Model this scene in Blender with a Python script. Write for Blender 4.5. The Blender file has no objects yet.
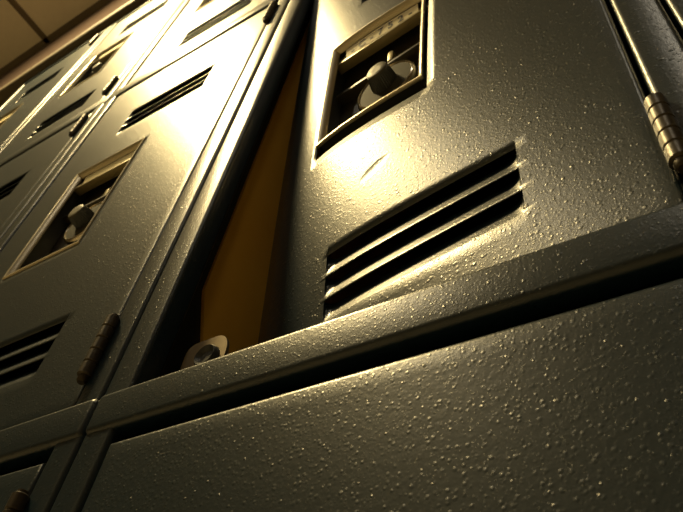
import bpy, bmesh, math, random
from mathutils import Matrix, Vector

random.seed(7)
C = bpy.context.scene.collection
Z0 = 0.70                 # height of the top of the lower cross rail above the floor
P = 0.305                 # width of one locker column
RP = 0.586                # height of one tier
RAIL = 0.023              # cross rail height
SL = 0.0208               # hinge gap to seam
DL = -0.263               # left side of the door opening, from the hinge gap
LB, RB = -P + SL, SL      # the column body, from the hinge gap
DEPTH = 0.38

# ------------------------------------------------------------------ materials
def mat(name, base, rough=0.5, metal=0.0, spec=0.5, bump=None, emit=None, strength=0.0, tint=None):
    m = bpy.data.materials.new(name); m.use_nodes = True
    nt = m.node_tree; N = nt.nodes; L = nt.links
    b = N['Principled BSDF']
    b.inputs['Base Color'].default_value = (*base, 1)
    b.inputs['Roughness'].default_value = rough
    b.inputs['Metallic'].default_value = metal
    b.inputs['Specular IOR Level'].default_value = spec
    if emit:
        b.inputs['Emission Color'].default_value = (*emit, 1)
        b.inputs['Emission Strength'].default_value = strength
    if tint:                                   # soft mottling of the colour
        tc = N.new('ShaderNodeTexCoord'); no = N.new('ShaderNodeTexNoise')
        no.inputs['Scale'].default_value = tint[0]; no.inputs['Detail'].default_value = 5
        L.new(tc.outputs['Object'], no.inputs['Vector'])
        mx = N.new('ShaderNodeMix'); mx.data_type = 'RGBA'
        mx.inputs[6].default_value = (*base, 1); mx.inputs[7].default_value = (*tint[1], 1)
        L.new(no.outputs['Fac'], mx.inputs[0]); L.new(mx.outputs[2], b.inputs['Base Color'])
    if bump:
        paint_bump(nt, b, *bump)
    return m

def paint_bump(nt, bsdf, peel, bead, dent=None):
    """sprayed enamel: fine orange peel plus scattered hard beads of paint"""
    N = nt.nodes; L = nt.links
    tc = N.new('ShaderNodeTexCoord')
    def math_(op, a, b=None, c=None):
        n = N.new('ShaderNodeMath'); n.operation = op
        for i, v in enumerate((a, b, c)):
            if v is None: continue
            if isinstance(v, (int, float)): n.inputs[i].default_value = v
            else: L.new(v, n.inputs[i])
        return n.outputs[0]
    def beads(scale, radius, keep, height):
        v = N.new('ShaderNodeTexVoronoi'); v.inputs['Scale'].default_value = scale
        v.inputs['Randomness'].default_value = 1.0
        L.new(tc.outputs['Object'], v.inputs['Vector'])
        sp = N.new('ShaderNodeSeparateColor'); L.new(v.outputs['Color'], sp.inputs[0])
        r = math_('MULTIPLY', math_('ADD', sp.outputs[1], 0.35), radius)      # random bead size
        q = math_('DIVIDE', v.outputs['Distance'], r)
        h = math_('SUBTRACT', 1.0, math_('MULTIPLY', q, q))
        h = math_('MAXIMUM', h, 0.0)
        k = math_('LESS_THAN', sp.outputs[0], keep)
        return math_('MULTIPLY', math_('MULTIPLY', h, k), height)
    no = N.new('ShaderNodeTexNoise'); no.inputs['Scale'].default_value = 420
    no.inputs['Detail'].default_value = 3; no.inputs['Roughness'].default_value = 0.6
    L.new(tc.outputs['Object'], no.inputs['Vector'])
    h = math_('MULTIPLY', no.outputs['Fac'], peel)
    for s, r, k, hh in ((420, 0.36, 0.60, 0.55), (230, 0.20, 0.40, 1.0), (800, 0.45, 0.7, 0.25)):
        h = math_('ADD', h, beads(s, r, k, bead * hh))
    if dent:                                   # one shallow scrape: centre x, z, angle, half length, half width, depth
        x0, z0, an, hl, hw, dp = dent
        so = N.new('ShaderNodeSeparateXYZ'); L.new(tc.outputs['Object'], so.inputs[0])
        dx = math_('SUBTRACT', so.outputs[0], x0); dz = math_('SUBTRACT', so.outputs[2], z0)
        u = math_('ADD', math_('MULTIPLY', dx, math.cos(an) / hl), math_('MULTIPLY', dz, math.sin(an) / hl))
        v = math_('ADD', math_('MULTIPLY', dx, -math.sin(an) / hw), math_('MULTIPLY', dz, math.cos(an) / hw))
        q = math_('MAXIMUM', math_('SUBTRACT', 1.0, math_('ADD', math_('MULTIPLY', u, u), math_('MULTIPLY', v, v))), 0.0)
        h = math_('SUBTRACT', h, math_('MULTIPLY', q, dp))
    bp = N.new('ShaderNodeBump'); bp.inputs['Strength'].default_value = 1.0
    bp.inputs['Distance'].default_value = 1.0
    L.new(h, bp.inputs['Height']); L.new(bp.outputs['Normal'], bsdf.inputs['Normal'])

PAINT = mat('locker enamel', (0.005, 0.015, 0.025), rough=0.34, spec=0.66, bump=(0.00010, 0.00015))
PAINTD = mat('locker frame enamel', (0.005, 0.015, 0.025), rough=0.33, spec=0.66, bump=(0.00010, 0.00014))
PAINTB = mat('scraped locker enamel', (0.005, 0.015, 0.025), rough=0.34, spec=0.66, bump=(0.00010, 0.00015, (-0.147, 0.137, 0.50, 0.012, 0.0050, 0.0005)))
INNER = mat('inside enamel', (0.020, 0.022, 0.022), rough=0.5)
BEZEL = mat('window rim metal', (0.48, 0.43, 0.32), rough=0.34, metal=0.8)
POCKET = mat('lock pocket enamel', (0.03, 0.024, 0.015), rough=0.42)
HOLDER = mat('card holder', (0.30, 0.25, 0.13), rough=0.40, metal=0.5)
CARD = mat('number card', (0.75, 0.66, 0.38), rough=0.6)
INK = mat('card ink', (0.03, 0.025, 0.02), rough=0.6)
HINGE = mat('hinge steel', (0.055, 0.045, 0.032), rough=0.38, metal=0.6, bump=(0.00006, 0.00008))
CHROME = mat('lock rim steel', (0.62, 0.56, 0.45), rough=0.18, metal=1.0)
DIAL = mat('lock dial face', (0.035, 0.032, 0.024), rough=0.7, spec=0.12)
KNOB = mat('lock knob plastic', (0.035, 0.040, 0.045), rough=0.42)
KNOBTOP = mat('lock knob cap', (0.09, 0.08, 0.055), rough=0.5, spec=0.25)
YELLOW = mat('warm light yellow', (0.95, 0.55, 0.06), rough=0.7, tint=(18, (0.85, 0.42, 0.03)))  # bright colour stands in for warm light on the inner wall
STEEL = mat('latch steel', (0.24, 0.19, 0.12), rough=0.42, metal=0.7)
SOFFIT = mat('soffit paint', (0.085, 0.060, 0.052), rough=0.9, spec=0.1)
TRIM = mat('cornice enamel', (0.10, 0.08, 0.05), rough=0.6, spec=0.3)
TILE = mat('ceiling tile', (0.80, 0.74, 0.60), rough=0.95, tint=(60, (0.72, 0.66, 0.53)))
GRID = mat('ceiling grid', (0.15, 0.12, 0.08), rough=0.6)
WALL = mat('room wall', (0.25, 0.22, 0.17), rough=0.9)
FLOOR = mat('room floor', (0.32, 0.28, 0.21), rough=0.7)
LAMP = mat('lamp diffuser', (0.8, 0.8, 0.8), emit=(1.0, 0.76, 0.34), strength=285)
EDGE_LAMP = mat('edge lamp diffuser', (0.8, 0.8, 0.8), emit=(1.0, 0.88, 0.66), strength=75)
LAMP2 = mat('second lamp diffuser', (0.8, 0.8, 0.8), emit=(1.0, 0.88, 0.66), strength=24)

# ------------------------------------------------------------------ mesh helpers
def new_obj(name, bm, m, parent=None, smooth=35, solid=0, mats=None):
    me = bpy.data.meshes.new(name)
    bmesh.ops.recalc_face_normals(bm, faces=bm.faces) if not solid else None
    bm.to_mesh(me); bm.free()
    for x in (mats or [m]): me.materials.append(x)
    if smooth:
        me.shade_smooth(); me.set_sharp_from_angle(angle=math.radians(smooth))
    o = bpy.data.objects.new(name, me); C.objects.link(o)
    if parent: o.parent = parent
    if solid:
        s = o.modifiers.new('thickness', 'SOLIDIFY'); s.thickness = solid; s.offset = -1; s.use_even_offset = False
    return o

def box(bm, x0, x1, y0, y1, z0, z1, bev=0.0, seg=2, mi=0):
    t = bmesh.new()
    bmesh.ops.create_cube(t, size=1)
    for v in t.verts:
        v.co = Vector(((x0 + x1) / 2 + v.co.x * (x1 - x0), (y0 + y1) / 2 + v.co.y * (y1 - y0), (z0 + z1) / 2 + v.co.z * (z1 - z0)))
    if bev:
        bmesh.ops.bevel(t, geom=t.edges[:], offset=bev, segments=seg, profile=0.5, affect='EDGES')
    for f in t.faces: f.material_index = mi
    me = bpy.data.meshes.new('tmp'); t.to_mesh(me); t.free(); bm.from_mesh(me); bpy.data.meshes.remove(me)

def lathe(bm, prof, origin, axis='y', n=40, mi=0):
    """prof: list of (radius, along axis)"""
    rings = []
    for r, a in prof:
        ring = []
        for i in range(n):
            t = 2 * math.pi * i / n
            if axis == 'y': co = (origin[0] + r * math.cos(t), origin[1] + a, origin[2] + r * math.sin(t))
            else: co = (origin[0] + r * math.cos(t), origin[1] + r * math.sin(t), origin[2] + a)
            ring.append(bm.verts.new(co))
        rings.append(ring)
    for a, b in zip(rings, rings[1:]):
        for i in range(n):
            f = bm.faces.new((a[i], a[(i + 1) % n], b[(i + 1) % n], b[i])); f.material_index = mi
    for ring in (rings[0], rings[-1]):
        f = bm.faces.new(ring); f.material_index = mi
    return rings

def root(name, label, cat, loc, group=None):
    o = bpy.data.objects.new(name, None); C.objects.link(o); o.empty_display_size = 0.1
    o.location = loc; o['label'] = label; o['category'] = cat
    if group: o['group'] = group
    return o

# ------------------------------------------------------------------ locker door
WX0, WX1, WZ0, WZ1 = -0.208, -0.111, 0.190, 0.348        # outer edge of the window rim
LX0, LX1 = -0.184, -0.061                                 # louvres
LIPS_LOW = (0.054, 0.070, 0.086)                          # heights of the cuts
LIPS_TOP = (0.424, 0.440, 0.456)
YF = 0.0014                                               # door front behind the frame front
DX0, DX1, DZ0, DZ1 = -0.2588, -0.0047, 0.0017, 0.5575

def louvre_depth(x, t):
    """how far a louvre is pressed in, at share t of its height below the cut"""
    if t > 1: return 0.0
    t = max(t, 0.0)
    r = 0.008
    e = 1.0
    for d in (x - LX0, LX1 - x):
        if d <= 0: return 0.0
        if d < r: e = min(e, math.sqrt(max(0, 1 - (1 - d / r) ** 2)))
    return 0.0057 * e * (1 - t) ** 1.04

def frange(a, b, step):
    n = max(1, int(round((b - a) / step)))
    return [a + (b - a) * i / n for i in range(n + 1)]

def door_sheet():
    bm = bmesh.new()
    H = 0.0150
    ends = [0, .0006, .0015, .003, .005, .007]
    xs = set()
    marks = [DX0, WX0 + 0.001, LX0, LX0 + 0.007, WX1 - 0.001, LX1 - 0.007, LX1, DX1]
    marks = sorted(marks)
    for a, b in zip(marks, marks[1:]): xs.update(round(v, 6) for v in frange(a, b, 0.006))
    for e in ends: xs.update((round(LX0 + e, 6), round(LX1 - e, 6)))
    xs = sorted(xs)
    zs = []
    lips = sorted(LIPS_LOW + LIPS_TOP)
    zm = [DZ0]
    for l in lips: zm += [l - H, l]
    zm += [WZ0 + 0.0015, WZ1 - 0.003, DZ1]
    zm = sorted(zm)
    for a, b in zip(zm, zm[1:]):
        step = 0.0016 if (b in lips) else 0.008
        zs += [(round(v, 6)) for v in frange(a, b, step)]
    zs = sorted(set(zs))
    lipz = [round(l, 6) for l in lips]
    # every cut height gets two rows: the pressed-in lip below it and the flat sheet above it
    rows = []
    for z in zs:
        if z in lipz: rows.append((z, 'in')); rows.append((z, 'lip'))
        else: rows.append((z, 'n'))
    def depth(x, z, kind):
        if kind == 'lip': return 0.0
        for l in lips:
            if l - H - 1e-6 <= z <= l + 1e-6: return louvre_depth(x, (l - z) / H)
        return 0.0
    grid = []
    for z, kind in rows:
        row = []
        for i, x in enumerate(xs):
            d = depth(x, z, kind)
            if kind == 'lip' and (x <= LX0 + 1e-6 or x >= LX1 - 1e-6): row.append(grid[-1][i])
            else: row.append(bm.verts.new((x, YF + d, z)))
        grid.append(row)
    for j in range(len(rows) - 1):
        for i in range(len(xs) - 1):
            xm, zmid = (xs[i] + xs[i + 1]) / 2, (rows[j][0] + rows[j + 1][0]) / 2
            if rows[j + 1][1] == 'lip': continue
            if WX0 + 0.001 < xm < WX1 - 0.001 and WZ0 + 0.0015 < zmid < WZ1 - 0.003: continue
            vs = [grid[j][i], grid[j][i + 1], grid[j + 1][i + 1], grid[j + 1][i]]
            bm.faces.new(vs)
    # folded edge all round
    def edge_loop():
        return [e for e in bm.edges if e.is_boundary and all(
            abs(v.co.x - DX0) < 1e-5 or abs(v.co.x - DX1) < 1e-5 or abs(v.co.z - DZ0) < 1e-5 or abs(v.co.z - DZ1) < 1e-5 for v in e.verts)]
    cx, cz = (DX0 + DX1) / 2, (DZ0 + DZ1) / 2
    for dy, inset in ((0.00025, -0.0012), (0.0007, -0.0009), (0.0009, -0.0005), (0.0010, -0.0003), (0.012, 0.0)):
        es = edge_loop() if dy == 0.00025 else [e for e in bm.edges if e.is_boundary and e.verts[0] in last and e.verts[1] in last]
        r = bmesh.ops.extrude_edge_only(bm, edges=es)
        last = set(g for g in r['geom'] if isinstance(g, bmesh.types.BMVert))
        for v in last:
            v.co.y += dy
            v.co.x += (-inset if v.co.x > cx else inset) if min(abs(v.co.x - DX0), abs(v.co.x - DX1)) < 0.006 else 0
            v.co.z += (-inset if v.co.z > cz else inset) if min(abs(v.co.z - DZ0), abs(v.co.z - DZ1)) < 0.006 else 0
    bmesh.ops.remove_doubles(bm, verts=bm.verts, dist=1e-6)
    bmesh.ops.recalc_face_normals(bm, faces=bm.faces)
    f = max(bm.faces, key=lambda f: f.calc_area())
    if f.normal.y > 0: bmesh.ops.reverse_faces(bm, faces=bm.faces)
    return bm

def rect_sweep(bm, x0, x1, z0, z1, prof, step=0.01):
    """sweep a profile (inset, y) round a rectangle; subdivided so it can bend"""
    loops = []
    for ins, y in prof:
        pts = []
        ax0, ax1, az0, az1 = x0 + ins, x1 - ins, z0 + ins, z1 - ins
        nx, nz = 12, 18
        for i in range(nx): pts.append((ax0 + (ax1 - ax0) * i / nx, y, az0))
        for i in range(nz): pts.append((ax1, y, az0 + (az1 - az0) * i / nz))
        for i in range(nx): pts.append((ax1 - (ax1 - ax0) * i / nx, y, az1))
        for i in range(nz): pts.append((ax0, y, az1 - (az1 - az0) * i / nz))
        loops.append([bm.verts.new(p) for p in pts])
    n = len(loops[0])
    for a, b in zip(loops, loops[1:]):
        for i in range(n): bm.faces.new((a[i], a[(i + 1) % n], b[(i + 1) % n], b[i]))
    return loops

def build_door(parent, number=None, out=0.0008, lift=0.0, slip=0.0):
    """a door with its folded edge, louvres, window rim, lock pocket and lock; origin at the lower end of its hinge gap"""
    d = new_obj('door', door_sheet(), PAINT, parent, smooth=28, solid=0.0004)
    # window rim: a raised land and a sloping inner return
    bm = bmesh.new()
    o_ = YF - out
    rect_sweep(bm, WX0, WX1 - slip, WZ0 + lift, WZ1, [(0.0026, YF + 0.0185), (0.0026, YF + 0.0014), (0.0, YF + 0.0008), (0.0, o_), (0.0004, o_ - 0.0006), (0.0016, o_ - 0.0006), (0.0022, o_ - 0.0001), (0.0052, YF + 0.0026), (0.0054, YF + 0.0040)])
    bm.faces.ensure_lookup_table()
    for f in bm.faces[:60]: f.material_index = 1              # skirt behind the rim, its dark colour standing in for shade in the gap
    new_obj('window_frame', bm, BEZEL, d, smooth=40, mats=[BEZEL, INNER])
    # lock pocket behind the window
    bm = bmesh.new()
    lp = rect_sweep(bm, WX0, WX1, WZ0, WZ1, [(0.0010, YF + 0.0030), (0.0010, YF + 0.0200)])
    bm.faces.new(lp[-1])
    box(bm, WX0 + 0.002, WX1 - 0.002, YF + 0.0105, YF + 0.020, 0.2860, 0.2895, 0.0005)          # ledge behind the lock
    new_obj('lock_pocket', bm, POCKET, d, smooth=30)
    bm = bmesh.new(); box(bm, -0.1555, -0.1505, YF + 0.0125, YF + 0.0195, 0.292, 0.306, 0.0008)
    new_obj('latch_tab', bm, HOLDER, d, smooth=30)
    # card holder across the top of the pocket
    bm = bmesh.new()
    a, b = WX0 + 0.0022, WX1 - 0.0022
    box(bm, a, b, YF + 0.0042, YF + 0.0125, 0.3250, 0.3270, 0.0004)
    box(bm, a, b, YF + 0.0038, YF + 0.0046, 0.3250, 0.3280, 0.0003)
    box(bm, a, b, YF + 0.0062, YF + 0.0068, 0.3260, 0.3392)
    ho = new_obj('card_holder', bm, HOLDER, d, smooth=30)
    bm = bmesh.new(); box(bm, WX0 + 0.013, WX1 - 0.013, YF + 0.0052, YF + 0.0055, 0.3268, 0.3392)
    cm = bm
    bmesh.ops.subdivide_edges(cm, edges=[e for e in cm.edges if abs(e.verts[0].co.x - e.verts[1].co.x) > 0.02], cuts=9)
    for v in cm.verts: v.co.y -= (v.co.z - 0.3268) * 0.16
    ca = new_obj('number_card', cm, CARD, d, smooth=0)
    parts = [d, ho, ca]
    if number:
        cu = bpy.data.curves.new('number', 'FONT'); cu.body = number; cu.size = 0.0108; cu.align_x = 'CENTER'; cu.resolution_u = 4
        cu.space_character = 1.12; cu.offset = 0.0003
        to = bpy.data.objects.new('tmp_text', cu)
        C.objects.link(to)
        bpy.context.view_layer.update()
        me = bpy.data.meshes.new_from_object(to.evaluated_get(bpy.context.evaluated_depsgraph_get()))
        bpy.data.objects.remove(to)
        for v in me.vertices:
            x, y = v.co.x, v.co.y
            v.co = Vector(((WX0 + WX1) / 2 + x, YF + 0.0050 - (0.0028 + y) * 0.16, 0.3292 + y))
        me.materials.clear(); me.materials.append(INK)
        o = bpy.data.objects.new('card_number', me); C.objects.link(o); o.parent = d
    # combination lock
    cx, cy, cz = -0.155, YF + 0.0195, 0.256
    bm = bmesh.new()
    lathe(bm, [(0.0265, 0), (0.0265, -0.0055), (0.0255, -0.0078), (0.0238, -0.0086), (0.0228, -0.0074)], (cx, cy, cz), n=56)
    new_obj('lock_rim', bm, CHROME, d, smooth=50)
    bm = bmesh.new()
    lathe(bm, [(0.0230, -0.004), (0.0230, -0.0077), (0.0150, -0.0082), (0.0120, -0.0082)], (cx, cy, cz), n=48)
    new_obj('lock_dial', bm, DIAL, d, smooth=40)
    bm = bmesh.new()
    n = 72
    prof = [(0.0108, -0.0070), (0.0106, -0.0110), (0.0096, -0.0180), (0.0088, -0.0195)]
    rings = lathe(bm, prof, (cx, cy, cz), n=n)
    for ring in rings[:3]:                                    # grip ridges
        for i, v in enumerate(ring):
            if i % 2: v.co.x = cx + (v.co.x - cx) * 0.955; v.co.z = cz + (v.co.z - cz) * 0.955
    new_obj('lock_knob', bm, KNOB, d, smooth=20)
    bm = bmesh.new()
    lathe(bm, [(0.0086, -0.0190), (0.0086, -0.0202), (0.0078, -0.0208), (0.003, -0.0206)], (cx, cy, cz), n=40)
    new_obj('knob_cap', bm, KNOBTOP, d, smooth=40)
    # hinges: five knuckles on a pin
    for z0, z1 in ((0.0175, 0.0610), (0.4960, 0.5400)):
        bm = bmesh.new(); n = 5; L = (z1 - z0) / n; R = 0.0042
        prof = [(0.0022, z0 - 0.004), (0.0030, z0 - 0.003), (0.0030, z0)]
        for i in range(n):
            a = z0 + i * L
            prof += [(R * 0.80, a + 0.0001), (R, a + 0.0008), (R, a + L - 0.0008), (R * 0.80, a + L - 0.0001)]
        prof += [(0.0028, z1), (0.0028, z1 + 0.0015)]
        lathe(bm, prof, (0.0, YF - 0.0036, 0), axis='z', n=24)
        box(bm, -0.0015, 0.0015, YF - 0.003, YF + 0.006, z0, z1)
        new_obj('hinge', bm, HINGE, d, smooth=40)
    return d

def copy_door(src, parent):
    c = src.copy(); C.objects.link(c); c.parent = parent
    for ch in src.children:
        k = ch.copy(); C.objects.link(k); k.parent = c
    return c

# the bent door: the latch side is pushed in, most at its lower corner
def bent(co):
    s = min(max(-co.x / 0.2605, 0), 1.02)
    E = max(0.0, 0.0685 - 0.108 * co.z)
    A = min(E, 0.054 * math.exp(-max(co.z, 0) / 0.18))
    d = A * s + (E - A) * s ** 6
    return Vector((co.x + 0.8 * E * E / 0.262 * s ** 2, co.y + d, co.z))

# ------------------------------------------------------------------ locker frame and body
def build_frame(parent, top=2):
    bm = bmesh.new(); g = 0.0008; bev = 0.0030
    zb, zt = -RP, top * RP
    x0, x1 = LB + g, RB - g
    box(bm, x0, DL, 0, 0.016, zb - 0.0, zt, bev, 3)
    box(bm, 0.0, x1, 0, 0.016, zb - 0.0, zt, bev, 3)
    for k in range(-1, top + 1):
        z1 = k * RP
        if k == -1: box(bm, x0, x1, -0.0012, 0.016, z1 - RAIL, z1, bev, 3)
        else:
            if k == 0: box(bm, x0, x1, -0.0016, 0.012, z1 - RAIL - 0.001, z1, 0.0035, 6)
            else: box(bm, x0, x1, -0.0004, 0.014, z1 - RAIL, z1, 0.0012, 3)
    return new_obj('frame', bm, PAINTD, parent, smooth=50)

def build_body(parent, top=2):
    bm = bmesh.new(); g = 0.0004; t = 0.001
    zb, zt = -RP - RAIL, top * RP
    x0, x1 = LB + g, RB - g
    box(bm, x0, x0 + t, 0.0165, DEPTH, zb, zt); box(bm, x1 - t, x1, 0.0165, DEPTH, zb, zt)
    box(bm, x0 + t, x1 - t, DEPTH - t, DEPTH, zb, zt)
    for k in range(-1, top + 1): box(bm, x0 + t, x1 - t, 0.0165, DEPTH - t, k * RP - 0.012, k * RP - 0.011)
    o = new_obj('body', bm, INNER, parent, smooth=0)
    bm = bmesh.new(); box(bm, x0, x1, 0.02, DEPTH, -Z0 + 0.0005, zb - 0.0003, 0.001)
    b = new_obj('base', bm, INNER, parent, smooth=0)
    return o, b

LABELS = {
    -1: 'dark grey steel locker column at the right edge, past the hinge of the bent door',
    0: 'dark grey steel locker column whose louvred middle door is bent inward, showing a yellow gap',
    1: 'dark grey steel locker column with the bright glare, directly left of the gaping door',
    2: 'dark grey steel locker column, second to the left of the gaping door',
    3: 'dark grey steel locker column at the far left under the ceiling corner, farthest one visible',
}
GROUP = 'steel locker columns standing side by side'
first = None; fparts = None
for k in (1, 0, 2, 3, -1):
    r = root('locker', LABELS[k], 'locker', (-k * P, 0, Z0), GROUP)
    if first is None:
        first = r
        fr = build_frame(r); bo, ba = build_body(r)
        proto = build_door(r)
        doors = [proto] + [copy_door(proto, r) for _ in range(2)]
        fparts = (fr, bo, ba)
    else:
        for s in fparts:
            c = s.copy(); C.objects.link(c); c.parent = r
        if k == 0:
            bd = build_door(r, number='- C - 7 5 2 -', out=0.0012, lift=0.0165, slip=0.004)
            bd['label'] = 'bent louvred door with its latch side pushed inward'
            bd.data.materials.clear(); bd.data.materials.append(PAINTB)
            for o in [bd] + list(bd.children):
                if o.name.startswith('hinge'): continue
                for v in o.data.vertices: v.co = bent(v.co)
                o.data.update()
            doors = [copy_door(proto, r), bd, copy_door(proto, r)]
        else:
            doors = [copy_door(proto, r) for _ in range(3)]
    for d, t in zip(doors, (-1, 0, 1)) if k == 0 else zip(doors, (0, -1, 1)):
        d.location = (0, -0.0008, -RP - 0.0062) if t < 0 else (0, 0, t * RP)
    if k == 0:
        # warm light yellow panel on the inner left side, coloured for light on the wall, and the pierced latch tab at the foot of the opening
        bm = bmesh.new()
        pts = [(0.033, 0.107), (0.070, 0.012), (0.30, 0.012), (0.30, 0.555), (0.034, 0.555)]
        x = LB + 0.0016
        a = [bm.verts.new((x, y, z)) for y, z in pts]; b = [bm.verts.new((x + 0.0025, y, z)) for y, z in pts]
        bm.faces.new(a); bm.faces.new(b[::-1])
        for i in range(5): bm.faces.new((a[i], a[(i + 1) % 5], b[(i + 1) % 5], b[i]))
        o = new_obj('lit_panel', bm, YELLOW, r, smooth=0); o['label'] = 'yellow-orange panel inside the gap, coloured as warm light on the wall'
        bm = bmesh.new()
        cx, cz, hr = -0.2360, 0.0235, 0.0078
        n = 40; outer = []; inner = []
        for i in range(n):
            t = 2 * math.pi * i / n
            inner.append((cx + hr * math.cos(t), cz + hr * math.sin(t)))
            ux, uz = math.cos(t), math.sin(t)
            w, h = (0.0115 if ux > 0 else 0.0190), (0.0150 if uz > 0 else 0.0280)
            q = 6 if uz < 0 or ux < 0 else 2.4
            sc = (abs(ux / w) ** q + abs(uz / h) ** q) ** (-1 / q)
            outer.append((cx + ux * sc, cz + uz * sc))
        L0 = [[bm.verts.new((p[0], y, p[1])) for p in ring] for y in (0.0185, 0.0205) for ring in (outer, inner)]
        for i in range(n):
            j = (i + 1) % n
            bm.faces.new((L0[0][i], L0[0][j], L0[1][j], L0[1][i])); bm.faces.new((L0[2][j], L0[2][i], L0[3][i], L0[3][j]))
            bm.faces.new((L0[0][i], L0[2][i], L0[2][j], L0[0][j])); bm.faces.new((L0[1][j], L0[3][j], L0[3][i], L0[1][i]))
        o = new_obj('latch_plate', bm, STEEL, r, smooth=40); o['label'] = 'steel tab with a round hole at the foot of the gap'
        bm = bmesh.new(); lathe(bm, [(0.0074, 0.0), (0.0074, -0.0050), (0.0064, -0.0062), (0.0058, -0.0056), (0.004, -0.0040)], (cx, 0.0212, cz), n=40)  # dark round added so the hole reads as shade
        o = new_obj('disc', bm, KNOB, r, smooth=40); o['label'] = 'dark round bumper added to darken the hole in the steel tab'

# ------------------------------------------------------------------ the room
CEIL = Z0 + 1.94
XL, XR, YB, YR = -4.2, 2.6, 0.03, -2.6
def struct(name, bm, m):
    o = new_obj(name, bm, m, None, smooth=30); o['kind'] = 'structure'; return o
bm = bmesh.new(); box(bm, XL, XR, YR, DEPTH + 0.02, -0.1, 0); struct('floor', bm, FLOOR)
bm = bmesh.new(); box(bm, XL, XR, YR, DEPTH + 0.02, CEIL, CEIL + 0.1); struct('ceiling', bm, TILE)
bm = bmesh.new(); box(bm, XL, XR, DEPTH + 0.02, DEPTH + 0.12, -0.1, CEIL + 0.1); struct('wall_back', bm, WALL)
bm = bmesh.new(); box(bm, XL - 0.1, XL, YR, DEPTH + 0.12, -0.1, CEIL + 0.1); struct('wall_left', bm, WALL)
bm = bmesh.new(); box(bm, XR, XR + 0.1, YR, DEPTH + 0.12, -0.1, CEIL + 0.1); struct('wall_right', bm, WALL)
bm = bmesh.new(); box(bm, XL, XR, YR - 0.1, YR, -0.1, CEIL + 0.1); struct('wall_front', bm, WALL)
# soffit over the lockers, its cornice, and the ceiling grid
TOPZ = Z0 + 2 * RP
bm = bmesh.new(); box(bm, XL, XR, YB, DEPTH + 0.02, TOPZ + 0.03, CEIL); struct('trim_1', bm, SOFFIT)
bm = bmesh.new(); box(bm, XL, XR, -0.016, YB + 0.05, TOPZ - 0.003, TOPZ + 0.036, 0.010, 5); struct('trim_2', bm, TRIM)
bm = bmesh.new()
for i in range(-5, 6):
    x = -1.655 + 0.61 * i
    if XL < x < XR: box(bm, x - 0.012, x + 0.012, YR, YB, CEIL - 0.004, CEIL - 0.0002, 0.001)
for j in range(1, 5):
    y = YB - 0.61 * j
    if y > YR: box(bm, XL, XR, y - 0.012, y + 0.012, CEIL - 0.0045, CEIL - 0.0042)
box(bm, XL, XR, YB - 0.020, YB, CEIL - 0.004, CEIL - 0.0002)
struct('trim_3', bm, GRID)

# ------------------------------------------------------------------ lamps
def lamp(name, label, x, y, r, m):
    t = root(name, label, 'lamp', (x, y, CEIL))
    bm = bmesh.new(); lathe(bm, [(r + 0.02, -0.001), (r + 0.02, -0.030), (r + 0.004, -0.030), (r + 0.002, -0.010)], (0, 0, 0), axis='z', n=40)
    new_obj('housing', bm, TRIM, t)
    bm = bmesh.new(); lathe(bm, [(r, -0.018), (r * 0.93, -0.024), (r * 0.6, -0.030), (0.005, -0.034)], (0, 0, 0), axis='z', n=40)
    new_obj('lamp_shade', bm, m, t)
lamp('ceiling_lamp', 'round warm ceiling lamp above the lockers, left of the tiles', -1.20, -0.62, 0.16, LAMP)
lamp('ceiling_lamp', 'dim round warm ceiling lamp farther out in the room on the right', 0.45, -1.15, 0.12, LAMP2)

lamp('ceiling_lamp', 'small round warm ceiling lamp added unseen beyond the camera to brighten the locker edges', -1.05, -1.35, 0.08, EDGE_LAMP)  # added lamp, puts bright lines on rounded door and stile edges

w = bpy.data.worlds.new('world'); bpy.context.scene.world = w; w.use_nodes = True
w.node_tree.nodes['Background'].inputs[0].default_value = (0.02, 0.016, 0.01, 1)

# ------------------------------------------------------------------ camera
cd = bpy.data.cameras.new('camera'); cam = bpy.data.objects.new('camera', cd); C.objects.link(cam)
cd.sensor_width = 36; cd.lens = 679.69 / 683 * 36; cd.clip_start = 0.005
cd.dof.use_dof = True; cd.dof.focus_distance = 0.36; cd.dof.aperture_fstop = 26
R = Matrix(((0.845321027, 0.321139890, 0.426967832), (0.519770184, -0.679192671, -0.518204855), (0.123577170, 0.659974609, -0.741054788)))
cam.matrix_world = Matrix.Translation((-0.0096, -0.1644, Z0 - 0.1944)) @ R.to_4x4()
bpy.context.scene.camera = cam
vs = bpy.context.scene.view_settings
vs.view_transform = 'Standard'; vs.look = 'None'; vs.gamma = 1; vs.use_curve_mapping = False; vs.exposure = -0.08
